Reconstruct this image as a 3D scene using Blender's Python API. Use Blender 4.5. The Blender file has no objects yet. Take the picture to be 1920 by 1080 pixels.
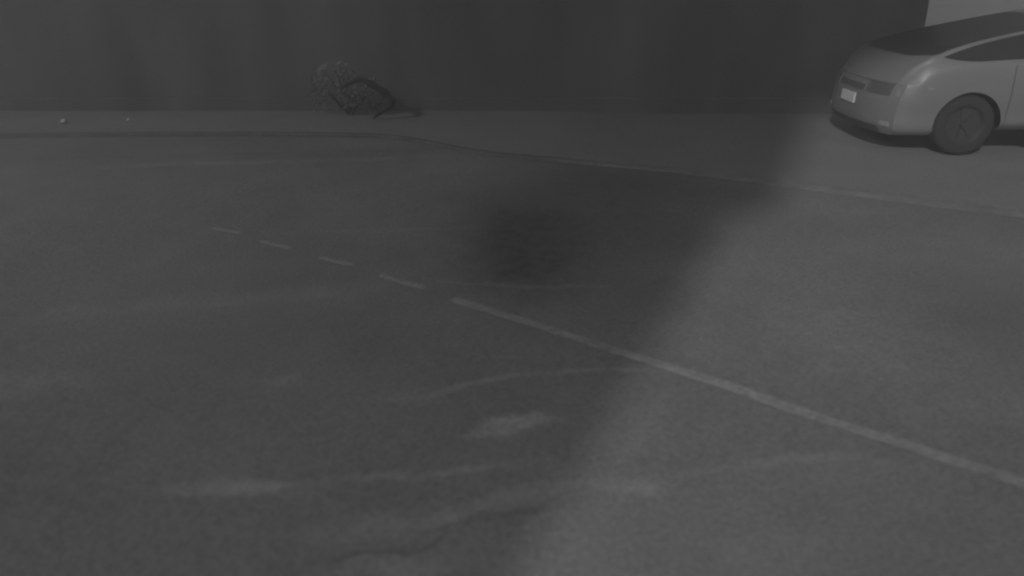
import bpy, bmesh, math, random
import numpy as np
from mathutils import Vector, Matrix
random.seed(5); rng = np.random.default_rng(5)
S = bpy.context.scene
COL = S.collection
R = math.radians
HAZE = 0.018

# ------------------------------------------------------------------ camera
PITCH, CAMH, FPX = 22.0, 1.785, 1500.0
cam_d = bpy.data.cameras.new("camera"); cam = bpy.data.objects.new("camera", cam_d); COL.objects.link(cam)
cam.location = (0, 0, CAMH); cam.rotation_euler = (R(90 - PITCH), 0, 0)
cam_d.sensor_width = 36.0; cam_d.lens = 36.0 * FPX / 1920.0
cam_d.clip_start = 0.05; cam_d.clip_end = 1500
cam_d.dof.use_dof = True; cam_d.dof.focus_distance = 7.5; cam_d.dof.aperture_fstop = 0.9
S.camera = cam

# ------------------------------------------------------------------ night sky (monochrome night-vision picture)
SUN_AZ, SUN_EL = 203.0, 27.0          # direction the light comes FROM: azimuth clockwise from +Y (far), elevation
w = bpy.data.worlds.new("World"); S.world = w; w.use_nodes = True
nt = w.node_tree; nt.nodes.clear()
sky = nt.nodes.new('ShaderNodeTexSky'); sky.sky_type = 'NISHITA'; sky.sun_disc = False
sky.sun_elevation = R(SUN_EL); sky.sun_rotation = R(SUN_AZ)
bw = nt.nodes.new('ShaderNodeRGBToBW'); bg = nt.nodes.new('ShaderNodeBackground'); wo = nt.nodes.new('ShaderNodeOutputWorld')
nt.links.new(sky.outputs[0], bw.inputs[0]); nt.links.new(bw.outputs[0], bg.inputs[0]); nt.links.new(bg.outputs[0], wo.inputs[0])
bg.inputs[1].default_value = 0.08

sd = bpy.data.lights.new("moon_light", 'SUN'); sd.energy = 4.3; sd.angle = R(2.6)
so = bpy.data.objects.new("moon_light", sd); COL.objects.link(so)
a, e = R(SUN_AZ), R(SUN_EL)
d = Vector((math.sin(a) * math.cos(e), math.cos(a) * math.cos(e), math.sin(e)))
so.rotation_euler = d.to_track_quat('Z', 'Y').to_euler(); so.location = d * 20

def spot(name, loc, target, energy, size, blend, radius):
    l = bpy.data.lights.new(name, 'SPOT'); l.energy = energy; l.spot_size = R(size); l.spot_blend = blend
    l.shadow_soft_size = radius
    o = bpy.data.objects.new(name, l); COL.objects.link(o); o.location = loc
    o.rotation_euler = (Vector(loc) - Vector(target)).to_track_quat('Z', 'Y').to_euler()
    return o
spot("added_left_fill", (-10.0, 0.6, 8.0), (-5.9, 7.0, 0.6), 3300, 88, 1.0, 0.35)  # unseen spot added to brighten the left ground and wall
spot("infrared_fill", (-0.7, 0.2, 2.8), (-0.7, 2.0, 0.0), 135, 92, 1.0, 0.3)  # unseen spot added near the camera, standing for its infrared light

S.view_settings.view_transform = 'Standard'; S.view_settings.look = 'None'
S.view_settings.gamma = 1; S.view_settings.exposure = 0.0; S.view_settings.use_curve_mapping = False
S.render.engine = 'CYCLES'
try: S.cycles.pixel_filter_type = 'BLACKMAN_HARRIS'; S.cycles.filter_width = 2.2
except Exception: pass

# ------------------------------------------------------------------ helpers
T = R(PITCH)
def at(px, py, z=0.0):
    """the point at height z seen at a pixel of the 1920x1080 photograph"""
    u = (px - 960) / FPX; v = (540 - py) / FPX
    dx, dy, dz = u, math.cos(T) + v * math.sin(T), -math.sin(T) + v * math.cos(T)
    k = (z - CAMH) / dz
    return Vector((dx * k, dy * k, z))
def at_y(px, py, Y):
    u = (px - 960) / FPX; v = (540 - py) / FPX
    dx, dy, dz = u, math.cos(T) + v * math.sin(T), -math.sin(T) + v * math.cos(T)
    k = Y / dy
    return Vector((dx * k, Y, CAMH + dz * k))

def tag(o, label=None, cat=None, group=None, kind=None):
    if label: o['label'] = label
    if cat: o['category'] = cat
    if group: o['group'] = group
    if kind: o['kind'] = kind
    return o
def empty(name, loc=(0, 0, 0), rz=0):
    o = bpy.data.objects.new(name, None); COL.objects.link(o); o.location = loc; o.rotation_euler = (0, 0, rz); return o
def mesh_obj(name, verts, faces, mat, parent=None, smooth=True):
    m = bpy.data.meshes.new(name); m.from_pydata([tuple(map(float, v)) for v in verts], [], faces); m.update()
    bm = bmesh.new(); bm.from_mesh(m); bmesh.ops.recalc_face_normals(bm, faces=bm.faces); bm.to_mesh(m); bm.free()
    if mat: m.materials.append(mat)
    if smooth: m.polygons.foreach_set('use_smooth', [True] * len(m.polygons))
    o = bpy.data.objects.new(name, m); COL.objects.link(o)
    if parent: o.parent = parent
    return o
def bm_obj(name, bm, mat, parent=None, smooth=False):
    m = bpy.data.meshes.new(name); bm.to_mesh(m); bm.free()
    if mat: m.materials.append(mat)
    if smooth: m.polygons.foreach_set('use_smooth', [True] * len(m.polygons))
    o = bpy.data.objects.new(name, m); COL.objects.link(o)
    if parent: o.parent = parent
    return o
def add_box(bm, x0, x1, y0, y1, z0, z1, bev=0.0):
    r = bmesh.ops.create_cube(bm, size=1.0)
    vs = r['verts']
    bmesh.ops.scale(bm, vec=(x1 - x0, y1 - y0, z1 - z0), verts=vs)
    bmesh.ops.translate(bm, vec=((x0 + x1) / 2, (y0 + y1) / 2, (z0 + z1) / 2), verts=vs)
    if bev:
        es = list({e for v in vs for e in v.link_edges})
        bmesh.ops.bevel(bm, geom=es, offset=bev, segments=2, profile=0.5, affect='EDGES')

# ------------------------------------------------------------------ materials (all grey: the place is seen in infrared)
def g(v): return (v, v, v, 1)
def material(name, base, rough=0.8, spec=0.3, var=0.0, scale=4.0, fine=0.0, fine_scale=200.0, bump=0.0, bump_scale=150.0, attr=None, metallic=0.0, coat=0.0, stretch=None):
    m = bpy.data.materials.new(name); m.use_nodes = True
    n = m.node_tree.nodes; l = m.node_tree.links
    b = n['Principled BSDF']; b.inputs['Roughness'].default_value = rough
    b.inputs['Specular IOR Level'].default_value = spec; b.inputs['Metallic'].default_value = metallic
    b.inputs['Coat Weight'].default_value = coat
    tc = n.new('ShaderNodeTexCoord')
    def noise(sc, det, st=None):
        t = n.new('ShaderNodeTexNoise'); t.inputs['Scale'].default_value = sc; t.inputs['Detail'].default_value = det
        if st:
            mp = n.new('ShaderNodeMapping'); mp.inputs['Scale'].default_value = st
            l.new(tc.outputs['Object'], mp.inputs['Vector']); l.new(mp.outputs[0], t.inputs['Vector'])
        else: l.new(tc.outputs['Object'], t.inputs['Vector'])
        return t
    def math_(op, a, bb):
        t = n.new('ShaderNodeMath'); t.operation = op
        for i, x in enumerate((a, bb)):
            if isinstance(x, (int, float)): t.inputs[i].default_value = x
            else: l.new(x, t.inputs[i])
        return t.outputs[0]
    val = None
    f = 1.0
    if var:
        t = noise(scale, 5, stretch); f = math_('ADD', math_('MULTIPLY', math_('SUBTRACT', t.outputs[0], 0.5), var * 3), 1.0)
    if fine:
        t = noise(fine_scale, 6); t.inputs['Roughness'].default_value = .75; k = math_('ADD', math_('MULTIPLY', math_('SUBTRACT', t.outputs[0], 0.5), fine * 3), 1.0)
        f = math_('MULTIPLY', f, k)
    if attr:
        at_ = n.new('ShaderNodeAttribute'); at_.attribute_name = attr
        t = noise(9.0, 4)
        k = math_('MULTIPLY', at_.outputs['Fac'], math_('ADD', math_('MULTIPLY', t.outputs[0], 1.0), 0.5))
        f = math_('MULTIPLY', f, math_('ADD', k, 1.0))
    if f != 1.0:
        out = math_('MULTIPLY', f, base)
        c = n.new('ShaderNodeCombineColor')
        for i in range(3): l.new(out, c.inputs[i])
        l.new(c.outputs[0], b.inputs['Base Color'])
    else: b.inputs['Base Color'].default_value = g(base)
    if bump:
        t = noise(bump_scale, 3); bp = n.new('ShaderNodeBump'); bp.inputs['Strength'].default_value = bump
        bp.inputs['Distance'].default_value = 0.01
        l.new(t.outputs[0], bp.inputs['Height']); l.new(bp.outputs[0], b.inputs['Normal'])
    return m
M = dict(
    asphalt=material('asphalt', 0.12, 0.95, 0.1, var=0.15, scale=0.9, fine=0.65, fine_scale=52, bump=0.6, bump_scale=60, attr='wear_and_shade'),
    pavement=material('pavement_concrete', 0.135, 0.95, 0.1, var=0.10, scale=1.5, fine=0.5, fine_scale=30, bump=0.4, bump_scale=70, attr='wear_and_shade'),
    kerb=material('worn_kerb', 0.085, 0.95, 0.05, var=0.3, scale=5, fine=0.4, fine_scale=30, attr='fade'),
    paint=material('worn_road_paint', 0.155, 0.9, 0.15, var=0.3, scale=7, fine=0.7, fine_scale=30),
    dark_wall=material('dark_render', 0.075, 0.95, 0.1, var=0.45, scale=1.1, stretch=(1, 1, .28), fine=0.1, fine_scale=45, bump=0.3, bump_scale=40),
    cap=material('wall_coping', 0.035, 0.9, 0.1, var=0.1, scale=3),
    pale_wall=material('pale_render', 0.11, 0.9, 0.1, var=0.05, scale=2),
    leaf=material('leaf', 0.13, 0.8, 0.2, var=0.2, scale=6), pale_leaf=material('pale_leaf', 0.3, 0.7, 0.2),
    bark=material('bark', 0.022, 0.95, 0.1, var=0.2, scale=30),
    stone=material('pale_stone', 0.3, 0.9, 0.2, var=0.2, scale=30),
    car=material('car_paint', 0.1, 0.45, 0.4, var=0.05, scale=3, coat=0.3),
    glass=material('dark_glass', 0.02, 0.35, 0.12), trim=material('black_trim', 0.04, 0.7, 0.2),
    rubber=material('tyre_rubber', 0.02, 0.9, 0.1), rim=material('grey_rim', 0.02, 0.6, 0.3),
    lamp=material('tail_light_glass', 0.055, 0.35, 0.4), plate=material('reflective_plate', 0.33, 0.5, 0.3),
    mark=material('plate_lettering', 0.2, 0.6, 0.2), chrome=material('satin_metal', 0.16, 0.5, 0.3),
    roof=material('roof_felt', 0.05, 0.95, 0.1),
)

# ------------------------------------------------------------------ ground with its worn marks and painted shade
def axis(lo, hi, step, far, n, dense=None):
    mid = np.arange(lo, hi + 1e-6, step)
    if dense: mid = np.unique(np.round(np.concatenate([mid[(mid < dense[0]) | (mid > dense[1])], np.arange(dense[0], dense[1], dense[2])]), 4))
    k = np.geomspace(step, far, n)
    return np.concatenate([(lo - np.cumsum(k))[::-1], mid, hi + np.cumsum(k)])
xs = axis(-6.2, 7.0, 0.03, 20, 26, (-1.6, 1.6, .014)); ys = axis(1.2, 9.8, 0.03, 20, 26, (1.6, 3.6, .010))
X, Y = np.meshgrid(xs, ys)
wear_and_shade = np.zeros_like(X)
XT, YT = X, Y                                    # true positions; the marks are drawn on slightly warped ones so their edges run ragged
def vnoise(cell, seed):
    r_ = np.random.default_rng(seed).random((256, 256)); u, v_ = XT / cell + 100, YT / cell + 100
    iu, iv = np.floor(u).astype(int), np.floor(v_).astype(int); fu, fv = u - iu, v_ - iv
    fu, fv = fu * fu * (3 - 2 * fu), fv * fv * (3 - 2 * fv)
    g_ = lambda a_, b_: r_[a_ % 256, b_ % 256]
    return (g_(iu, iv) * (1 - fu) + g_(iu + 1, iv) * fu) * (1 - fv) + (g_(iu, iv + 1) * (1 - fu) + g_(iu + 1, iv + 1) * fu) * fv - .5
X = X + .09 * vnoise(.35, 1) + .05 * vnoise(.13, 2) + .03 * vnoise(.05, 3)
Y = Y + .07 * vnoise(.33, 4) + .045 * vnoise(.12, 5) + .025 * vnoise(.05, 6)
def stroke(pts, wpx, amt, soft=0.5):
    """a worn streak on the ground: pts are (px, py), its half width in metres on the ground"""
    P = [at(*p) for p in pts]
    best = np.full(X.shape, 1e9); along = np.zeros(X.shape)
    n = len(P) - 1
    for i in range(n):
        ax, ay, bx, by = P[i].x, P[i].y, P[i + 1].x, P[i + 1].y
        L2 = (bx - ax) ** 2 + (by - ay) ** 2
        t = np.clip(((X - ax) * (bx - ax) + (Y - ay) * (by - ay)) / L2, 0, 1)
        dd = np.hypot(X - ax - t * (bx - ax), Y - ay - t * (by - ay))
        m = dd < best; best = np.where(m, dd, best); along = np.where(m, (i + t) / n, along)
    taper = np.clip(np.sin(np.pi * np.clip(along, 0.02, 0.98)) * 2.2, 0.0, 1)
    hw = 0.85 * wpx * (0.4 + 0.6 * taper)
    f = np.clip((hw * (1 + soft) - best) / (hw * 2 * soft), 0, 1)
    f = f * f * (3 - 2 * f) * taper
    return f * amt
def patch(poly, amt, soft=0.10):
    P = [at(*p) for p in poly]; n = len(P)
    inside = np.zeros(X.shape, bool); best = np.full(X.shape, 1e9)
    for i in range(n):
        a_, b_ = P[i], P[(i + 1) % n]
        c = ((a_.y > Y) != (b_.y > Y)) & (X < (b_.x - a_.x) * (Y - a_.y) / (b_.y - a_.y + 1e-12) + a_.x)
        inside ^= c
        L2 = (b_.x - a_.x) ** 2 + (b_.y - a_.y) ** 2
        t = np.clip(((X - a_.x) * (b_.x - a_.x) + (Y - a_.y) * (b_.y - a_.y)) / L2, 0, 1)
        best = np.minimum(best, np.hypot(X - a_.x - t * (b_.x - a_.x), Y - a_.y - t * (b_.y - a_.y)))
    sdist = np.where(inside, best, -best)
    f = np.clip(sdist / soft * 0.5 + 0.5, 0, 1)
    return f * f * (3 - 2 * f) * amt
W = wear_and_shade
# long curved tyre streaks
W += stroke([(680, 757), (800, 738), (960, 708), (1120, 692), (1260, 690)], 0.022, 0.22)
W += stroke([(740, 745), (800, 740), (850, 746)], 0.05, 0.16)
W += stroke([(760, 532), (900, 530), (1050, 535), (1160, 530)], 0.022, 0.22)
W += stroke([(560, 434), (720, 430), (880, 420)], 0.03, 0.10)
W += stroke([(120, 318), (300, 308), (560, 300), (840, 290)], 0.09, 0.16)
W += stroke([(0, 600), (200, 580), (500, 555), (760, 540)], 0.12, 0.09)
W += stroke([(260, 925), (420, 918), (560, 905), (700, 888), (860, 875), (1040, 866)], 0.028, 0.20)
W += stroke([(280, 920), (420, 913), (560, 908)], 0.05, 0.14)
W += stroke([(470, 905), (540, 918), (620, 932), (680, 938)], 0.03, 0.12)
W += stroke([(0, 900), (120, 888), (250, 882)], 0.03, 0.07)
W += stroke([(1160, 900), (1260, 885), (1400, 868), (1500, 856), (1640, 850)], 0.035, 0.12)
# worn patches
W += patch([(868, 815), (905, 785), (960, 776), (1060, 778), (1010, 795), (960, 812), (900, 824)], 0.38, 0.035)
W += patch([(790, 950), (860, 932), (960, 912), (1060, 898), (1160, 905), (1260, 900), (1240, 925), (1100, 925), (980, 945), (880, 965), (800, 975)], 0.20, 0.05)
W += patch([(600, 960), (700, 950), (770, 962), (790, 985), (740, 1000), (640, 1010), (560, 1010)], 0.22, 0.05)
W += patch([(640, 1045), (760, 1040), (830, 1060), (780, 1085), (640, 1090)], 0.20, 0.05)
W += patch([(480, 712), (520, 697), (570, 690), (545, 708), (505, 722)], 0.20, 0.05)
W += patch([(-60, 705), (60, 696), (160, 700), (150, 722), (60, 735), (-60, 735)], 0.16, 0.10)
W += patch([(930, 870), (1040, 862), (1060, 885), (960, 892)], 0.10, 0.05)
W += patch([(1320, 1010), (1460, 985), (1600, 1000), (1560, 1040), (1400, 1050)], 0.07, 0.12)
W += patch([(1420, 560), (1640, 540), (1800, 640), (1700, 720), (1500, 650)], 0.08, 0.4)
# cracks, painted shade and dark lines
W -= stroke([(770, 968), (850, 978), (920, 968), (1010, 950), (1090, 925), (1190, 906)], 0.008, 0.20)
W -= stroke([(640, 998), (760, 985), (860, 992), (960, 965), (1100, 948)], 0.008, 0.18)
W -= stroke([(560, 1042), (700, 1034), (800, 1020), (850, 990)], 0.012, 0.22)
W -= stroke([(760, 970), (790, 950), (880, 925), (980, 905)], 0.006, 0.18)
W -= patch([(905, 400), (960, 330), (1100, 300), (1260, 320), (1360, 360), (1280, 430), (1180, 500), (1080, 545), (985, 560), (915, 530), (885, 460)], 0.30, 0.75)  # shade between the lit areas, painted as a soft dark patch
W -= patch([(895, 440), (930, 400), (1010, 410), (1040, 470), (1000, 530), (930, 530), (895, 490)], 0.34, 0.45)  # darker core of that painted shade
W -= stroke([(0, 300), (300, 292), (640, 282), (900, 278)], 0.05, 0.10)
W -= stroke([(300, 255), (500, 252), (740, 258), (860, 276), (1000, 300), (1120, 312)], 0.09, 0.16)  # darker line along the pavement edge
X, Y = XT, YT
mod = 1 + 1.1 * vnoise(.16, 7) + .9 * vnoise(.06, 8)
wear_and_shade = np.clip(np.where(W > 0, W * 1.15 * np.clip(mod, .1, 2), W * 1.3) + .10 * vnoise(.8, 9) + .08 * vnoise(.25, 10) + .06 * vnoise(.09, 11), -0.6, 0.7)
Z = 0.006 * np.sin(X * 1.3 + 0.4) * np.sin(Y * 1.1) - 0.006
# the line where the far pavement begins; the road bed dips a little under it
edge_px = [(-900, 262), (-400, 256), (0, 250), (300, 247), (560, 247), (720, 251), (800, 262), (870, 276), (950, 287), (1080, 298), (1250, 318), (1450, 340), (1700, 372), (2000, 410), (2500, 470)]
E = [at(px, py, 0.05) for px, py in edge_px]
def smooth_line(P, k=8):
    out = []
    for i in range(len(P) - 1):
        p0 = P[max(i - 1, 0)]; p1 = P[i]; p2 = P[i + 1]; p3 = P[min(i + 2, len(P) - 1)]
        for j in range(k):
            t = j / k
            out.append(0.5 * ((2 * p1) + (p2 - p0) * t + (2 * p0 - 5 * p1 + 4 * p2 - p3) * t * t + (3 * p1 - p0 - 3 * p2 + p3) * t ** 3))
    out.append(P[-1]); return out
E = smooth_line(E)
PH = 0.03
xa_, xb_ = at(1060, 298).x, at(1300, 320).x
def ramp(x):
    t = min(max((x - xa_) / (xb_ - xa_), 0), 1); return t * t * (3 - 2 * t)
def ph(x): return 0.03 - 0.034 * ramp(x)
ye = np.interp(X[0], [p.x for p in E], [p.y for p in E])[None, :]
Z = Z - 0.03 * np.clip((Y - ye - .05) / .5, 0, 1)
nx, ny = len(xs), len(ys)
co = np.stack([X, Y, Z], -1).reshape(-1, 3).astype(np.float32)
i = np.arange(nx - 1)[None, :] + np.arange(ny - 1)[:, None] * nx
q = np.stack([i, i + 1, i + 1 + nx, i + nx], -1).reshape(-1, 4)
gm = bpy.data.meshes.new('road'); gm.vertices.add(len(co)); gm.vertices.foreach_set('co', co.ravel())
gm.loops.add(q.size); gm.loops.foreach_set('vertex_index', q.ravel().astype(np.int32))
gm.polygons.add(len(q)); gm.polygons.foreach_set('loop_start', (np.arange(len(q)) * 4).astype(np.int32))
gm.update(calc_edges=True); gm.polygons.foreach_set('use_smooth', [True] * len(q))
at_ = gm.attributes.new('wear_and_shade', 'FLOAT', 'POINT'); at_.data.foreach_set('value', wear_and_shade.ravel().astype(np.float32))
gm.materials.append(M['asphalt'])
road = bpy.data.objects.new('road', gm); COL.objects.link(road); tag(road, kind='structure')

# ------------------------------------------------------------------ far pavement with a low worn kerb
v, f = [], []
for p in E:
    h = ph(p.x); v += [(p.x, p.y, -0.06 + .042 * ramp(p.x)), (p.x, p.y + .004 + .25 * ramp(p.x), h - 0.010 * (1 - ramp(p.x))), (p.x, p.y + 0.012 + .3 * ramp(p.x), h), (p.x, p.y + 0.11 + .3 * ramp(p.x), h)] + [(p.x, p.y + 0.41 + (60 - p.y) * q_, h) for q_ in (.01, .03, 1)]
K = 7
for i in range(len(E) - 1):
    for k in range(K - 1):
        a0 = i * K + k; f.append((a0, a0 + 1, a0 + K + 1, a0 + K))
pv = mesh_obj('pavement', v, f, M['pavement'], smooth=False); tag(pv, kind='structure')
pv.data.materials.append(M['kerb'])
for k, pl_ in enumerate(pv.data.polygons):
    if k % (K - 1) < 3: pl_.material_index = 1
at_ = pv.data.attributes.new('fade', 'FLOAT', 'POINT'); at_.data.foreach_set('value', np.array([.44 * ramp(q_[0] + .4) for q_ in v], dtype=np.float32))
at_ = pv.data.attributes.new('wear_and_shade', 'FLOAT', 'POINT'); at_.data.foreach_set('value', np.array([-.075 * ramp(q_[0] + .4) for q_ in v], dtype=np.float32))
# ------------------------------------------------------------------ painted line and its dashes
def ribbon(name, pts, wd, dz, label, group=None):
    P = [at(*p) for p in pts]; P = [Vector((p.x, p.y)) for p in P]
    L = [0]
    for i in range(len(P) - 1): L.append(L[-1] + (P[i + 1] - P[i]).length)
    n = max(4, int(L[-1] / 0.05)); v, f = [], []
    for k in range(n + 1):
        s = L[-1] * k / n; i = max(j for j in range(len(L)) if L[j] <= s + 1e-9); i = min(i, len(P) - 2)
        t = (s - L[i]) / (L[i + 1] - L[i]); p = P[i].lerp(P[i + 1], t); dr = (P[i + 1] - P[i]).normalized(); nn = Vector((-dr.y, dr.x))
        h = wd / 2 * (1 + random.uniform(-.10, .10)) * (0.55 if k in (0, n) else 1)
        for s2 in (1, -1):
            x, y = p.x + nn.x * h * s2, p.y + nn.y * h * s2
            z = 0.006 * math.sin(x * 1.3 + 0.4) * math.sin(y * 1.1) - 0.006
            v.append((x, y, z + dz))
    for k in range(n): f.append((2 * k, 2 * k + 1, 2 * k + 3, 2 * k + 2))
    c = sum((Vector(q) for q in v), Vector()) / len(v)
    o = mesh_obj(name, [Vector(q) - c for q in v], f, M['paint']); o.location = c
    tag(o, label, 'road marking', group); return o
ribbon('painted_line', [(848, 560), (1000, 606), (1150, 654), (1350, 716), (1500, 770), (1700, 834), (1920, 905), (2100, 962)], 0.075, 0.004,
       'long solid worn pale line running across the asphalt to the right edge')
D = [((398, 427), (452, 437)), ((488, 452), (546, 466)), ((598, 483), (662, 498)), ((712, 516), (798, 541))]
lab = ['faintest and farthest short dash of the broken line on the asphalt', 'short pale dash second from the far end of the broken line',
       'short pale dash third from the far end of the broken line', 'longest pale dash, just before the solid line begins']
for (p, q_), lb in zip(D, lab):
    ribbon('line_dash', [p, q_], 0.062, 0.004, lb, 'dashes of the broken line on the asphalt')

# ------------------------------------------------------------------ dark garden wall, pale house wall behind the car
WY = 10.5
cx = at_y(1736, 40, WY).x
wall = empty('boundary_wall', (0, WY, PH))
bm = bmesh.new(); add_box(bm, -16, cx, 0, 0.25, -.1, 4.6, 0.01); bm_obj('wall_face', bm, M['dark_wall'], wall)
bm = bmesh.new(); add_box(bm, -16.05, cx + 0.06, -0.06, 0.31, 4.602, 4.70, 0.01); bm_obj('coping', bm, M['cap'], wall)
bm = bmesh.new(); add_box(bm, -16, cx + 0.003, -0.03, -0.001, -.1, 0.16, 0.008); bm_obj('plinth', bm, M['dark_wall'], wall)
tag(wall, 'tall plain dark wall closing the far side behind the pavement', 'wall')

hs = empty('pale_house', (cx + 2.6, 15.5, PH))
bm = bmesh.new(); add_box(bm, -5, 6, 0, 5, 0, 5.5, 0.01); bm_obj('wall', bm, M['pale_wall'], hs)
bm = bmesh.new(); add_box(bm, -5.3, 6.3, -0.3, 5.3, 5.502, 5.7, 0.02); bm_obj('roof', bm, M['roof'], hs)
tag(hs, 'pale rendered house wall showing above the car, beyond the corner of the dark wall', 'house')

a0 = at(1092, 880); edge_dir = Vector((math.sin(a), math.cos(a)))          # toward the light
ex = a0.x + edge_dir.x * 5.0; ey = a0.y + edge_dir.y * 5.0
nh = empty('shade_block', (ex, ey, 0))  # unseen building added beside the camera to cast the yard's shadow
bm = bmesh.new(); add_box(bm, -20, 0, 0, 1.8, -.1, 11.5, 0.01); bm_obj('wall', bm, M['dark_wall'], nh)  # main box of the unseen added block
bm = bmesh.new(); add_box(bm, -20.15, .05, -.05, 1.9, 11.502, 11.7, 0.02); bm_obj('roof', bm, M['roof'], nh)  # top of the unseen added block
bm = bmesh.new(); add_box(bm, .002, 2.4, .3, 1.8, 6.7, 9.3, 0.01); bm_obj('wall_shade_block', bm, M['dark_wall'], nh)  # unseen overhang added to keep light off the far wall
bm = bmesh.new(); add_box(bm, .002, .32, 0.002, 1.798, 4.45, 6.698, 0.01); bm_obj('edge_shade_block', bm, M['dark_wall'], nh)  # unseen overhang added to step the shadow edge
tag(nh, 'unseen block added beside the camera to shade the left of the yard', 'house')

# ------------------------------------------------------------------ shrub against the wall, two pale stones
base = at(650, 222, PH)
sh = empty('shrub', (base.x, 10.15, PH))
lv, lf, pv_, pf = [], [], [], []
def leaf(vs, fs, c, s):
    n = Vector(rng.normal(size=3)).normalized(); t = n.orthogonal().normalized(); b_ = n.cross(t)
    k = len(vs); vs += [c + t * s, c + b_ * s * .45, c - t * s, c - b_ * s * .45]; fs.append((k, k + 1, k + 2, k + 3))
clumps = [(Vector((rng.uniform(-.42, .45), rng.uniform(-.2, .1), rng.uniform(.12, .52))), rng.uniform(.08, .17)) for _ in range(20)]
clumps = [(c, r) for c, r in clumps if (c.x / .5) ** 2 + ((c.z - .1) / .5) ** 2 < 1]
for c, r in clumps:
    for _ in range(90): leaf(lv, lf, c + Vector(rng.normal(size=3)) * r * .5, rng.uniform(.012, .026))
mesh_obj('crown', lv, lf, M['leaf'], sh, smooth=False)
bm = bmesh.new()
for k in range(7):
    an = rng.uniform(-.9, .9); L = rng.uniform(.3, .5)
    mt = Matrix.Translation((math.sin(an) * L / 2, 0, math.cos(an) * L / 2)) @ Matrix.Rotation(an, 4, 'Y')
    bmesh.ops.create_cone(bm, cap_ends=True, segments=7, radius1=.014, radius2=.005, depth=L, matrix=mt)
bm_obj('trunk', bm, M['bark'], sh)
for cp, rr, nn in (((603, 128), .05, 110), ((635, 118), .028, 40), ((648, 121), .014, 24)):
    c = at_y(*cp, 9.98) - Vector((base.x, 10.15, PH)); vs, fs = [], []
    for _ in range(nn):
        o_ = Vector(rng.normal(size=3)) * rr * .5; o_ = Vector((o_.x * 1.2, o_.y, o_.z * .6 + o_.x * .7)); leaf(vs, fs, c + o_, .012)
    mesh_obj('blossom', vs, fs, M['pale_leaf'], sh, smooth=False)
    bm = bmesh.new(); a0 = Vector((c.x * .4, 0, .3)); dd = c - a0
    bmesh.ops.create_cone(bm, cap_ends=True, segments=6, radius1=.006, radius2=.003, depth=dd.length,
        matrix=Matrix.Translation((a0 + c) / 2) @ dd.to_track_quat('Z', 'Y').to_matrix().to_4x4())
    bm_obj('twig', bm, M['bark'], sh)
pts = [at_y(px, py, 9.80) - Vector((base.x, 10.15, PH)) for px, py in ((640, 165), (672, 150), (700, 160), (728, 180), (735, 196), (712, 212), (700, 222))]
pts = smooth_line(pts, 4); vs, fs = [], []
for k, p in enumerate(pts):
    t_ = (pts[min(k + 1, len(pts) - 1)] - pts[max(k - 1, 0)]).normalized(); a_ = t_.cross(Vector((0, 1, 0))).normalized(); b_ = t_.cross(a_)
    r_ = .008 + .036 * math.sin(math.pi * k / (len(pts) - 1)) * (1 + .25 * math.sin(k * 1.9))
    for q_ in range(10): an = 2 * math.pi * q_ / 10; vs.append(p + a_ * r_ * math.cos(an) + b_ * r_ * math.sin(an))
for k in range(len(pts) - 1):
    for q_ in range(10): fs.append((k * 10 + q_, k * 10 + (q_ + 1) % 10, k * 10 + 10 + (q_ + 1) % 10, k * 10 + 10 + q_))
mesh_obj('branch', vs, fs, M['bark'], sh)
tag(sh, 'low dim shrub against the dark wall with a few pale blossoms on top', 'shrub')

for (px, py, r, lb) in ((120, 232, .035, 'larger pale round stone at the foot of the dark wall, toward the left edge'), (241, 227, .022, 'smaller pale stone at the foot of the dark wall, nearer the shrub')):
    p = at(px, py, PH); bm = bmesh.new(); bmesh.ops.create_icosphere(bm, subdivisions=3, radius=r)
    for v_ in bm.verts: v_.co *= 1 + .12 * math.sin(v_.co.x * 90) * math.cos(v_.co.y * 70); v_.co.z *= .9
    o = bm_obj('stone', bm, M['stone'], smooth=True); o.location = (p.x, p.y, PH + r * .8)
    tag(o, lb, 'stone', 'pale stones by the wall')

# ------------------------------------------------------------------ car: nose at x=0, tail at +x, left side faces -y
CW = 0.89
def interp(tab, x):
    xs_ = [a_[0] for a_ in tab]; ys_ = [a_[1] for a_ in tab]
    # smooth cubic between knots
    i = int(np.clip(np.searchsorted(xs_, x) - 1, 0, len(tab) - 2))
    x0, x1 = xs_[i], xs_[i + 1]; t = min(max((x - x0) / (x1 - x0), 0), 1)
    def sl(j):
        if j == 0 or j == len(tab) - 1: return 0 if False else (ys_[min(j + 1, len(tab) - 1)] - ys_[max(j - 1, 0)]) / (xs_[min(j + 1, len(tab) - 1)] - xs_[max(j - 1, 0)])
        return (ys_[j + 1] - ys_[j - 1]) / (xs_[j + 1] - xs_[j - 1])
    m0, m1 = sl(i) * (x1 - x0), sl(i + 1) * (x1 - x0)
    return ys_[i] * (2 * t**3 - 3 * t**2 + 1) + m0 * (t**3 - 2 * t**2 + t) + ys_[i + 1] * (-2 * t**3 + 3 * t**2) + m1 * (t**3 - t**2)
TOP = [(0, .70), (.05, .77), (.12, .84), (.25, .91), (.36, .96), (.47, .985), (.65, 1.04), (.97, 1.12), (1.4, 1.21), (1.9, 1.305), (2.5, 1.41), (3.0, 1.42), (3.6, 1.32), (4.05, 1.11), (4.2, .95)]
BELT = [(0, .64), (.12, .76), (.25, .84), (.4, .885), (.7, .925), (1.3, .94), (2.4, .97), (3.6, 1.0), (4.2, .86)]
WID = [(0, .82), (.2, .86), (.65, .885), (1.2, .885), (2.5, .885), (3.4, .88), (3.9, .85), (4.1, .80), (4.2, .72)]
SILL = [(0, .20), (.35, .20), (.55, .21), (1.25, .26), (3.2, .26), (3.8, .24), (4.2, .28)]
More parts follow.
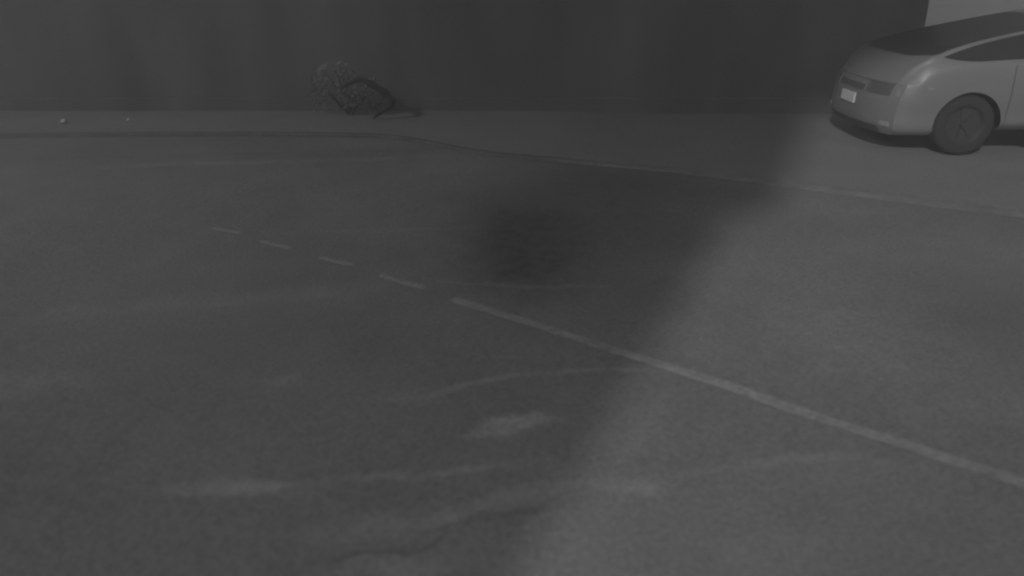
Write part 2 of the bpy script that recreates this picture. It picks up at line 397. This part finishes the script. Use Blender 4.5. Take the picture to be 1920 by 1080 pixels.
GW = [(0, .70), (.36, .77), (.7, .73), (1.2, .69), (1.8, .65), (2.5, .60), (3.3, .60), (4.2, .56)]
XL = 4.20
NS = 40
def section(x):
    zt, zb, w_, s_, gw = interp(TOP, x), interp(BELT, x), interp(WID, x), interp(SILL, x), interp(GW, x)
    k = [(w_ * .90, s_), (w_ * .975, s_ + .06), (w_ * .985, .42), (w_ * 1.0, .56), (w_ * .998, .70), (w_ * .985, zb - .06), (w_ * .95, zb)]
    hgt = max(zt - zb, .01)
    k += [(gw + (w_ * .95 - gw) * .52, zb + hgt * .48), (gw + (w_ * .95 - gw) * .10, zb + hgt * .95), (gw * .93, zb + hgt * 1.0), (gw * .5, zb + hgt * 1.0), (0, zb + hgt * 1.0)]
    out = []; n = len(k) - 1
    for j in range(NS + 1):
        u = j / NS * n; i = min(int(u), n - 1); t = u - i
        p0, p1, p2, p3 = k[max(i - 1, 0)], k[i], k[i + 1], k[min(i + 2, n)]
        out.append(tuple(0.5 * (2 * p1[c] + (p2[c] - p0[c]) * t + (2 * p0[c] - 5 * p1[c] + 4 * p2[c] - p3[c]) * t * t + (3 * p1[c] - p0[c] - 3 * p2[c] + p3[c]) * t**3) for c in (0, 1)))
    out[-1] = (0.0, out[-1][1])
    return out
def bend(x, y, z):
    """plan curve and face profile of tail and nose"""
    yy = abs(y) / CW
    r = max(0, 1 - x / .9); fr = max(0, 1 - (XL - x) / .8)
    prof = interp([(0, .10), (.20, .05), (.28, .0), (.50, -.0), (.58, .015), (.68, .05), (.80, .09), (1.5, .10)], z)
    x2 = x + r ** 1.5 * (.22 * yy ** 2.8) + r ** 4 * prof
    x2 -= fr ** 1.5 * (.16 * yy ** 2.6) + fr ** 4 * (.05 * max(0, (z - .55) / .3))
    return (x2, y, z)
SX = sorted(set(list(np.linspace(0, .5, 16)) + list(np.linspace(.5, 3.8, 60)) + list(np.linspace(3.8, XL, 12))))
secs = [section(x) for x in SX]
def full(sec): return [(-y, z) for y, z in sec] + [(y, z) for y, z in reversed(sec[:-1])]
v, f = [], []
rings = [full(s_) for s_ in secs]; NR = len(rings[0])
for x, rg in zip(SX, rings):
    for y, z in rg: v.append(bend(x, y, z))
for i in range(len(SX) - 1):
    for j in range(NR - 1): a0 = i * NR + j; f.append((a0, a0 + 1, a0 + NR + 1, a0 + NR))
    f.append((i * NR + NR - 1, i * NR, (i + 1) * NR, (i + 1) * NR + NR - 1))
def cap(ri, x):
    rg = rings[ri]; idx = [[ri * NR + j for j in range(NR)]]
    half = NR // 2
    # horizontal rows joining mirrored points
    prev = None
    for j in range(half + 1):
        yl, z = rg[j]; row = [ri * NR + j]
        if j < half:
            for q_ in range(1, 16):
                yy = yl + (-yl * 2) * q_ / 16; v.append(bend(x, yy, z)); row.append(len(v) - 1)
            row.append(ri * NR + NR - 1 - j)
        if prev:
            if len(row) == 1:
                for q_ in range(len(prev) - 1): f.append((prev[q_], prev[q_ + 1], row[0]))
            else:
                for q_ in range(len(row) - 1): f.append((prev[q_], prev[q_ + 1], row[q_ + 1], row[q_]))
        prev = row
cap(0, SX[0]); cap(len(SX) - 1, SX[-1])
car = empty('parked_car', (0, 0, 0))
body = mesh_obj('body', v, f, M['car'], None)
WX = (.86, 3.42); WR = .31; AR = .33
cuts = []
for x in WX:
    for s_ in (-1, 1):
        bm = bmesh.new(); bmesh.ops.create_cone(bm, cap_ends=True, segments=56, radius1=AR, radius2=AR, depth=.5, matrix=Matrix.Translation((x, s_ * .88, WR)) @ Matrix.Rotation(R(90), 4, 'X'))
        c = bm_obj('cut', bm, M['trim']); cuts.append(c)
        md = body.modifiers.new('b', 'BOOLEAN'); md.operation = 'DIFFERENCE'; md.object = c; md.solver = 'EXACT'; md.material_mode = 'TRANSFER'
bpy.context.view_layer.update()
dg = bpy.context.evaluated_depsgraph_get()
nm = bpy.data.meshes.new_from_object(body.evaluated_get(dg)); body.modifiers.clear(); body.data = nm; nm.name = 'body'
for c in cuts: bpy.data.objects.remove(c)
try: nm.set_sharp_from_angle(angle=R(38))
except Exception: pass
body.parent = car
# patches of the body surface, set 4 mm proud
def surf(x, u, side):
    s_ = section(x); i = min(int(u), NS - 1); t = u - i
    y = s_[i][0] * (1 - t) + s_[i + 1][0] * t; z = s_[i][1] * (1 - t) + s_[i + 1][1] * t
    return Vector(bend(x, side * y, z))
def nrm(x, u, side):
    a_ = surf(x + .01, u, side) - surf(x - .01, u, side); b_ = surf(x, min(u + .2, NS), side) - surf(x, u - .2, side)
    n_ = a_.cross(b_).normalized(); c_ = Vector((2.2, 0, .6)); p = surf(x, u, side)
    return n_ if n_.dot(p - c_) > 0 else -n_
def panel(name, xa, xb, lo, hi, mat, side, off=.004, nx_=36, nu=12, parent=None):
    vs, fs = [], []
    for i in range(nx_ + 1):
        x = xa + (xb - xa) * i / nx_; l_, h_ = lo(x), hi(x)
        for j in range(nu + 1):
            u = l_ + (h_ - l_) * j / nu
            vs.append(surf(x, u, side) + nrm(x, u, side) * off)
    for i in range(nx_):
        for j in range(nu): a0 = i * (nu + 1) + j; fs.append((a0, a0 + 1, a0 + nu + 2, a0 + nu + 1))
    return mesh_obj(name, vs, fs, mat, parent or car)
def uz(x, z):
    """section parameter at height z"""
    s_ = section(x)
    for i in range(NS):
        if s_[i][1] <= z <= s_[i + 1][1]: return i + (z - s_[i][1]) / (s_[i + 1][1] - s_[i][1] + 1e-9)
    return NS - 1
for side in (-1, 1):
    lo = lambda x: uz(x, interp([(.50, .955), (.66, .932), (.87, .925), (1.31, .948), (2.4, .985), (3.6, 1.04)], x))
    hi = lambda x: uz(x, interp([(.50, .962), (.70, 1.02), (.94, 1.085), (1.31, 1.165), (2.0, 1.28), (2.6, 1.33), (3.1, 1.31), (3.6, 1.06)], x))
    panel('side_window', .50, 1.78, lo, hi, M['glass'], side); panel('side_window', 1.82, 2.62, lo, hi, M['glass'], side); panel('side_window', 2.68, 3.5, lo, hi, M['glass'], side)
    panel('tail_light', XL - .26, XL - .02, lambda x: uz(x, .78), lambda x: uz(x, .90), M['lamp'], side, .006, 10, 6)
    panel('side_marker', .30, .36, lambda x: uz(x, .66), lambda x: uz(x, .68), M['chrome'], side, .006, 4, 2)
    panel('door_handle', 2.30, 2.46, lambda x: uz(x, .82), lambda x: uz(x, .842), M['car'], side, .022, 6, 3)
    panel('door_handle', 3.2, 3.35, lambda x: uz(x, .85), lambda x: uz(x, .872), M['car'], side, .022, 6, 3)
    for xx in (1.22, 2.62):
        panel('door_seam', xx, xx + .008, lambda x: uz(x, .30), lambda x: uz(x, .90), M['trim'], side, .0025, 1, 24)
def weld(a_, b_):
    bm = bmesh.new(); bm.from_mesh(a_.data); bm.from_mesh(b_.data); bmesh.ops.remove_doubles(bm, verts=bm.verts, dist=.0015)
    bm.to_mesh(a_.data); bm.free(); bpy.data.objects.remove(b_); return a_
weld(*[panel('windscreen', .32, 1.90, lambda x: NS * .80 if x > .42 else NS * (.88 - .08 * (x - .32) / .10), lambda x: NS - .001, M['glass'], sd_) for sd_ in (-1, 1)])
weld(*[panel('rear_window', 3.45, 3.95, lambda x: NS * .84, lambda x: NS - .001, M['glass'], sd_) for sd_ in (-1, 1)])
# tail face pieces, on the cap surface
def tail_piece(name, y0, y1, z0, z1, mat, off, ny_=14, nz=4, th=.0):
    vs, fs = [], []
    for i in range(ny_ + 1):
        for j in range(nz + 1):
            y = y0 + (y1 - y0) * i / ny_; z = z0 + (z1 - z0) * j / nz
            p = bend(0, y, z); vs.append((p[0] - off, y, z))
    n0 = len(vs); vs += [(x + off + .01, y, z) for x, y, z in vs]
    def I(i, j, k=0): return k * n0 + i * (nz + 1) + j
    for i in range(ny_):
        for j in range(nz): fs.append((I(i, j), I(i + 1, j), I(i + 1, j + 1), I(i, j + 1)))
        fs.append((I(i, 0), I(i + 1, 0), I(i + 1, 0, 1), I(i, 0, 1))); fs.append((I(i, nz), I(i, nz, 1), I(i + 1, nz, 1), I(i + 1, nz)))
    for i in (0, ny_):
        for j in range(nz): fs.append((I(i, j), I(i, j + 1), I(i, j + 1, 1), I(i, j, 1)))
    return mesh_obj(name, vs, fs, mat, car, smooth=False)
for s_ in (-1, 1):
    a_ = tail_piece('headlight', s_ * .36, s_ * .70, .58, .69, M['lamp'], .006)
    
    f_ = tail_piece('fog_light', s_ * .66, s_ * .76, .285, .33, M['chrome'], .008, 6, 3)
tail_piece('grille_and_shade', -.62, .62, .205, .275, M['trim'], .008)  # grille strip whose dark also paints the shade under the bumper
tail_piece('upper_grille', -.30, .30, .58, .64, M['trim'], .006)
pl = tail_piece('licence_plate', -.19, .14, .432, .535, M['plate'], .016)
tail_piece('bonnet_seam', -.72, .72, .692, .697, M['trim'], .003, nz=1)
for s_ in (-1, 1):
    bm = bmesh.new(); add_box(bm, 1.38, 1.50, s_ * .96 - .10, s_ * .96 + .10, .99, 1.13, .035); bm_obj('wing_mirror', bm, M['car'], car, True)
# wheels
def lathe(prof, seg=48):
    vs, fs = [], []; n_ = len(prof)
    for k in range(seg):
        an = 2 * math.pi * k / seg
        for r_, y in prof: vs.append((r_ * math.cos(an), y, r_ * math.sin(an)))
    for k in range(seg):
        for j in range(n_ - 1): a0 = k * n_ + j; b0 = ((k + 1) % seg) * n_ + j; fs.append((a0, a0 + 1, b0 + 1, b0))
    return vs, fs
for x in WX:
    for s_ in (-1, 1):
        vs, fs = lathe([(.19, -.09), (.21, -.095), (.265, -.09), (.291, -.075), (.298, -.05), (.298, .05), (.291, .075), (.265, .09), (.21, .095), (.19, .09)])
        wh = mesh_obj('wheel', vs, fs, M['rubber'], car); wh.location = (x, s_ * .755, WR)
        vs, fs = lathe([(.193, s_ * .086), (.18, s_ * .066), (.17, s_ * .05), (.03, s_ * .05)], 48)
        bm = bmesh.new(); m_ = bpy.data.meshes.new('t'); m_.from_pydata(vs, [], fs); bm.from_mesh(m_); bpy.data.meshes.remove(m_)
        for k in range(7):
            an = 2 * math.pi * k / 7
            r0 = bmesh.ops.create_cube(bm, size=1, matrix=Matrix.Rotation(an, 4, 'Y') @ Matrix.Translation((.115, s_ * .055, 0)) @ Matrix.Diagonal((.175, .012, .035, 1)))
        bmesh.ops.create_cone(bm, cap_ends=True, segments=20, radius1=.04, radius2=.035, depth=.05, matrix=Matrix.Translation((0, s_ * .07, 0)) @ Matrix.Rotation(R(90), 4, 'X'))
        bm_obj('rim', bm, M['rim'], wh)
# stand it: right flank plane 8 m along the lens axis
tyre = at(1803, 289, PH)
car.location = (tyre.x - WX[0], tyre.y + CW, ph(9))
tag(car, 'grey car parked on the pale pavement, its nose and front wheel in view', 'car')

# ------------------------------------------------------------------ damp night air
bm = bmesh.new(); add_box(bm, -110, 110, -110, 110, -1.1, 13.0)
hz = bm_obj('haze', bm, None); tag(hz, kind='stuff')
hm = bpy.data.materials.new('haze'); hm.use_nodes = True; n = hm.node_tree.nodes; n.clear()
o_ = n.new('ShaderNodeOutputMaterial'); v_ = n.new('ShaderNodeVolumePrincipled'); v_.inputs['Color'].default_value = g(.9); v_.inputs['Density'].default_value = HAZE
v_.inputs['Anisotropy'].default_value = 0.2
hm.node_tree.links.new(v_.outputs[0], o_.inputs['Volume']); hz.data.materials.append(hm)
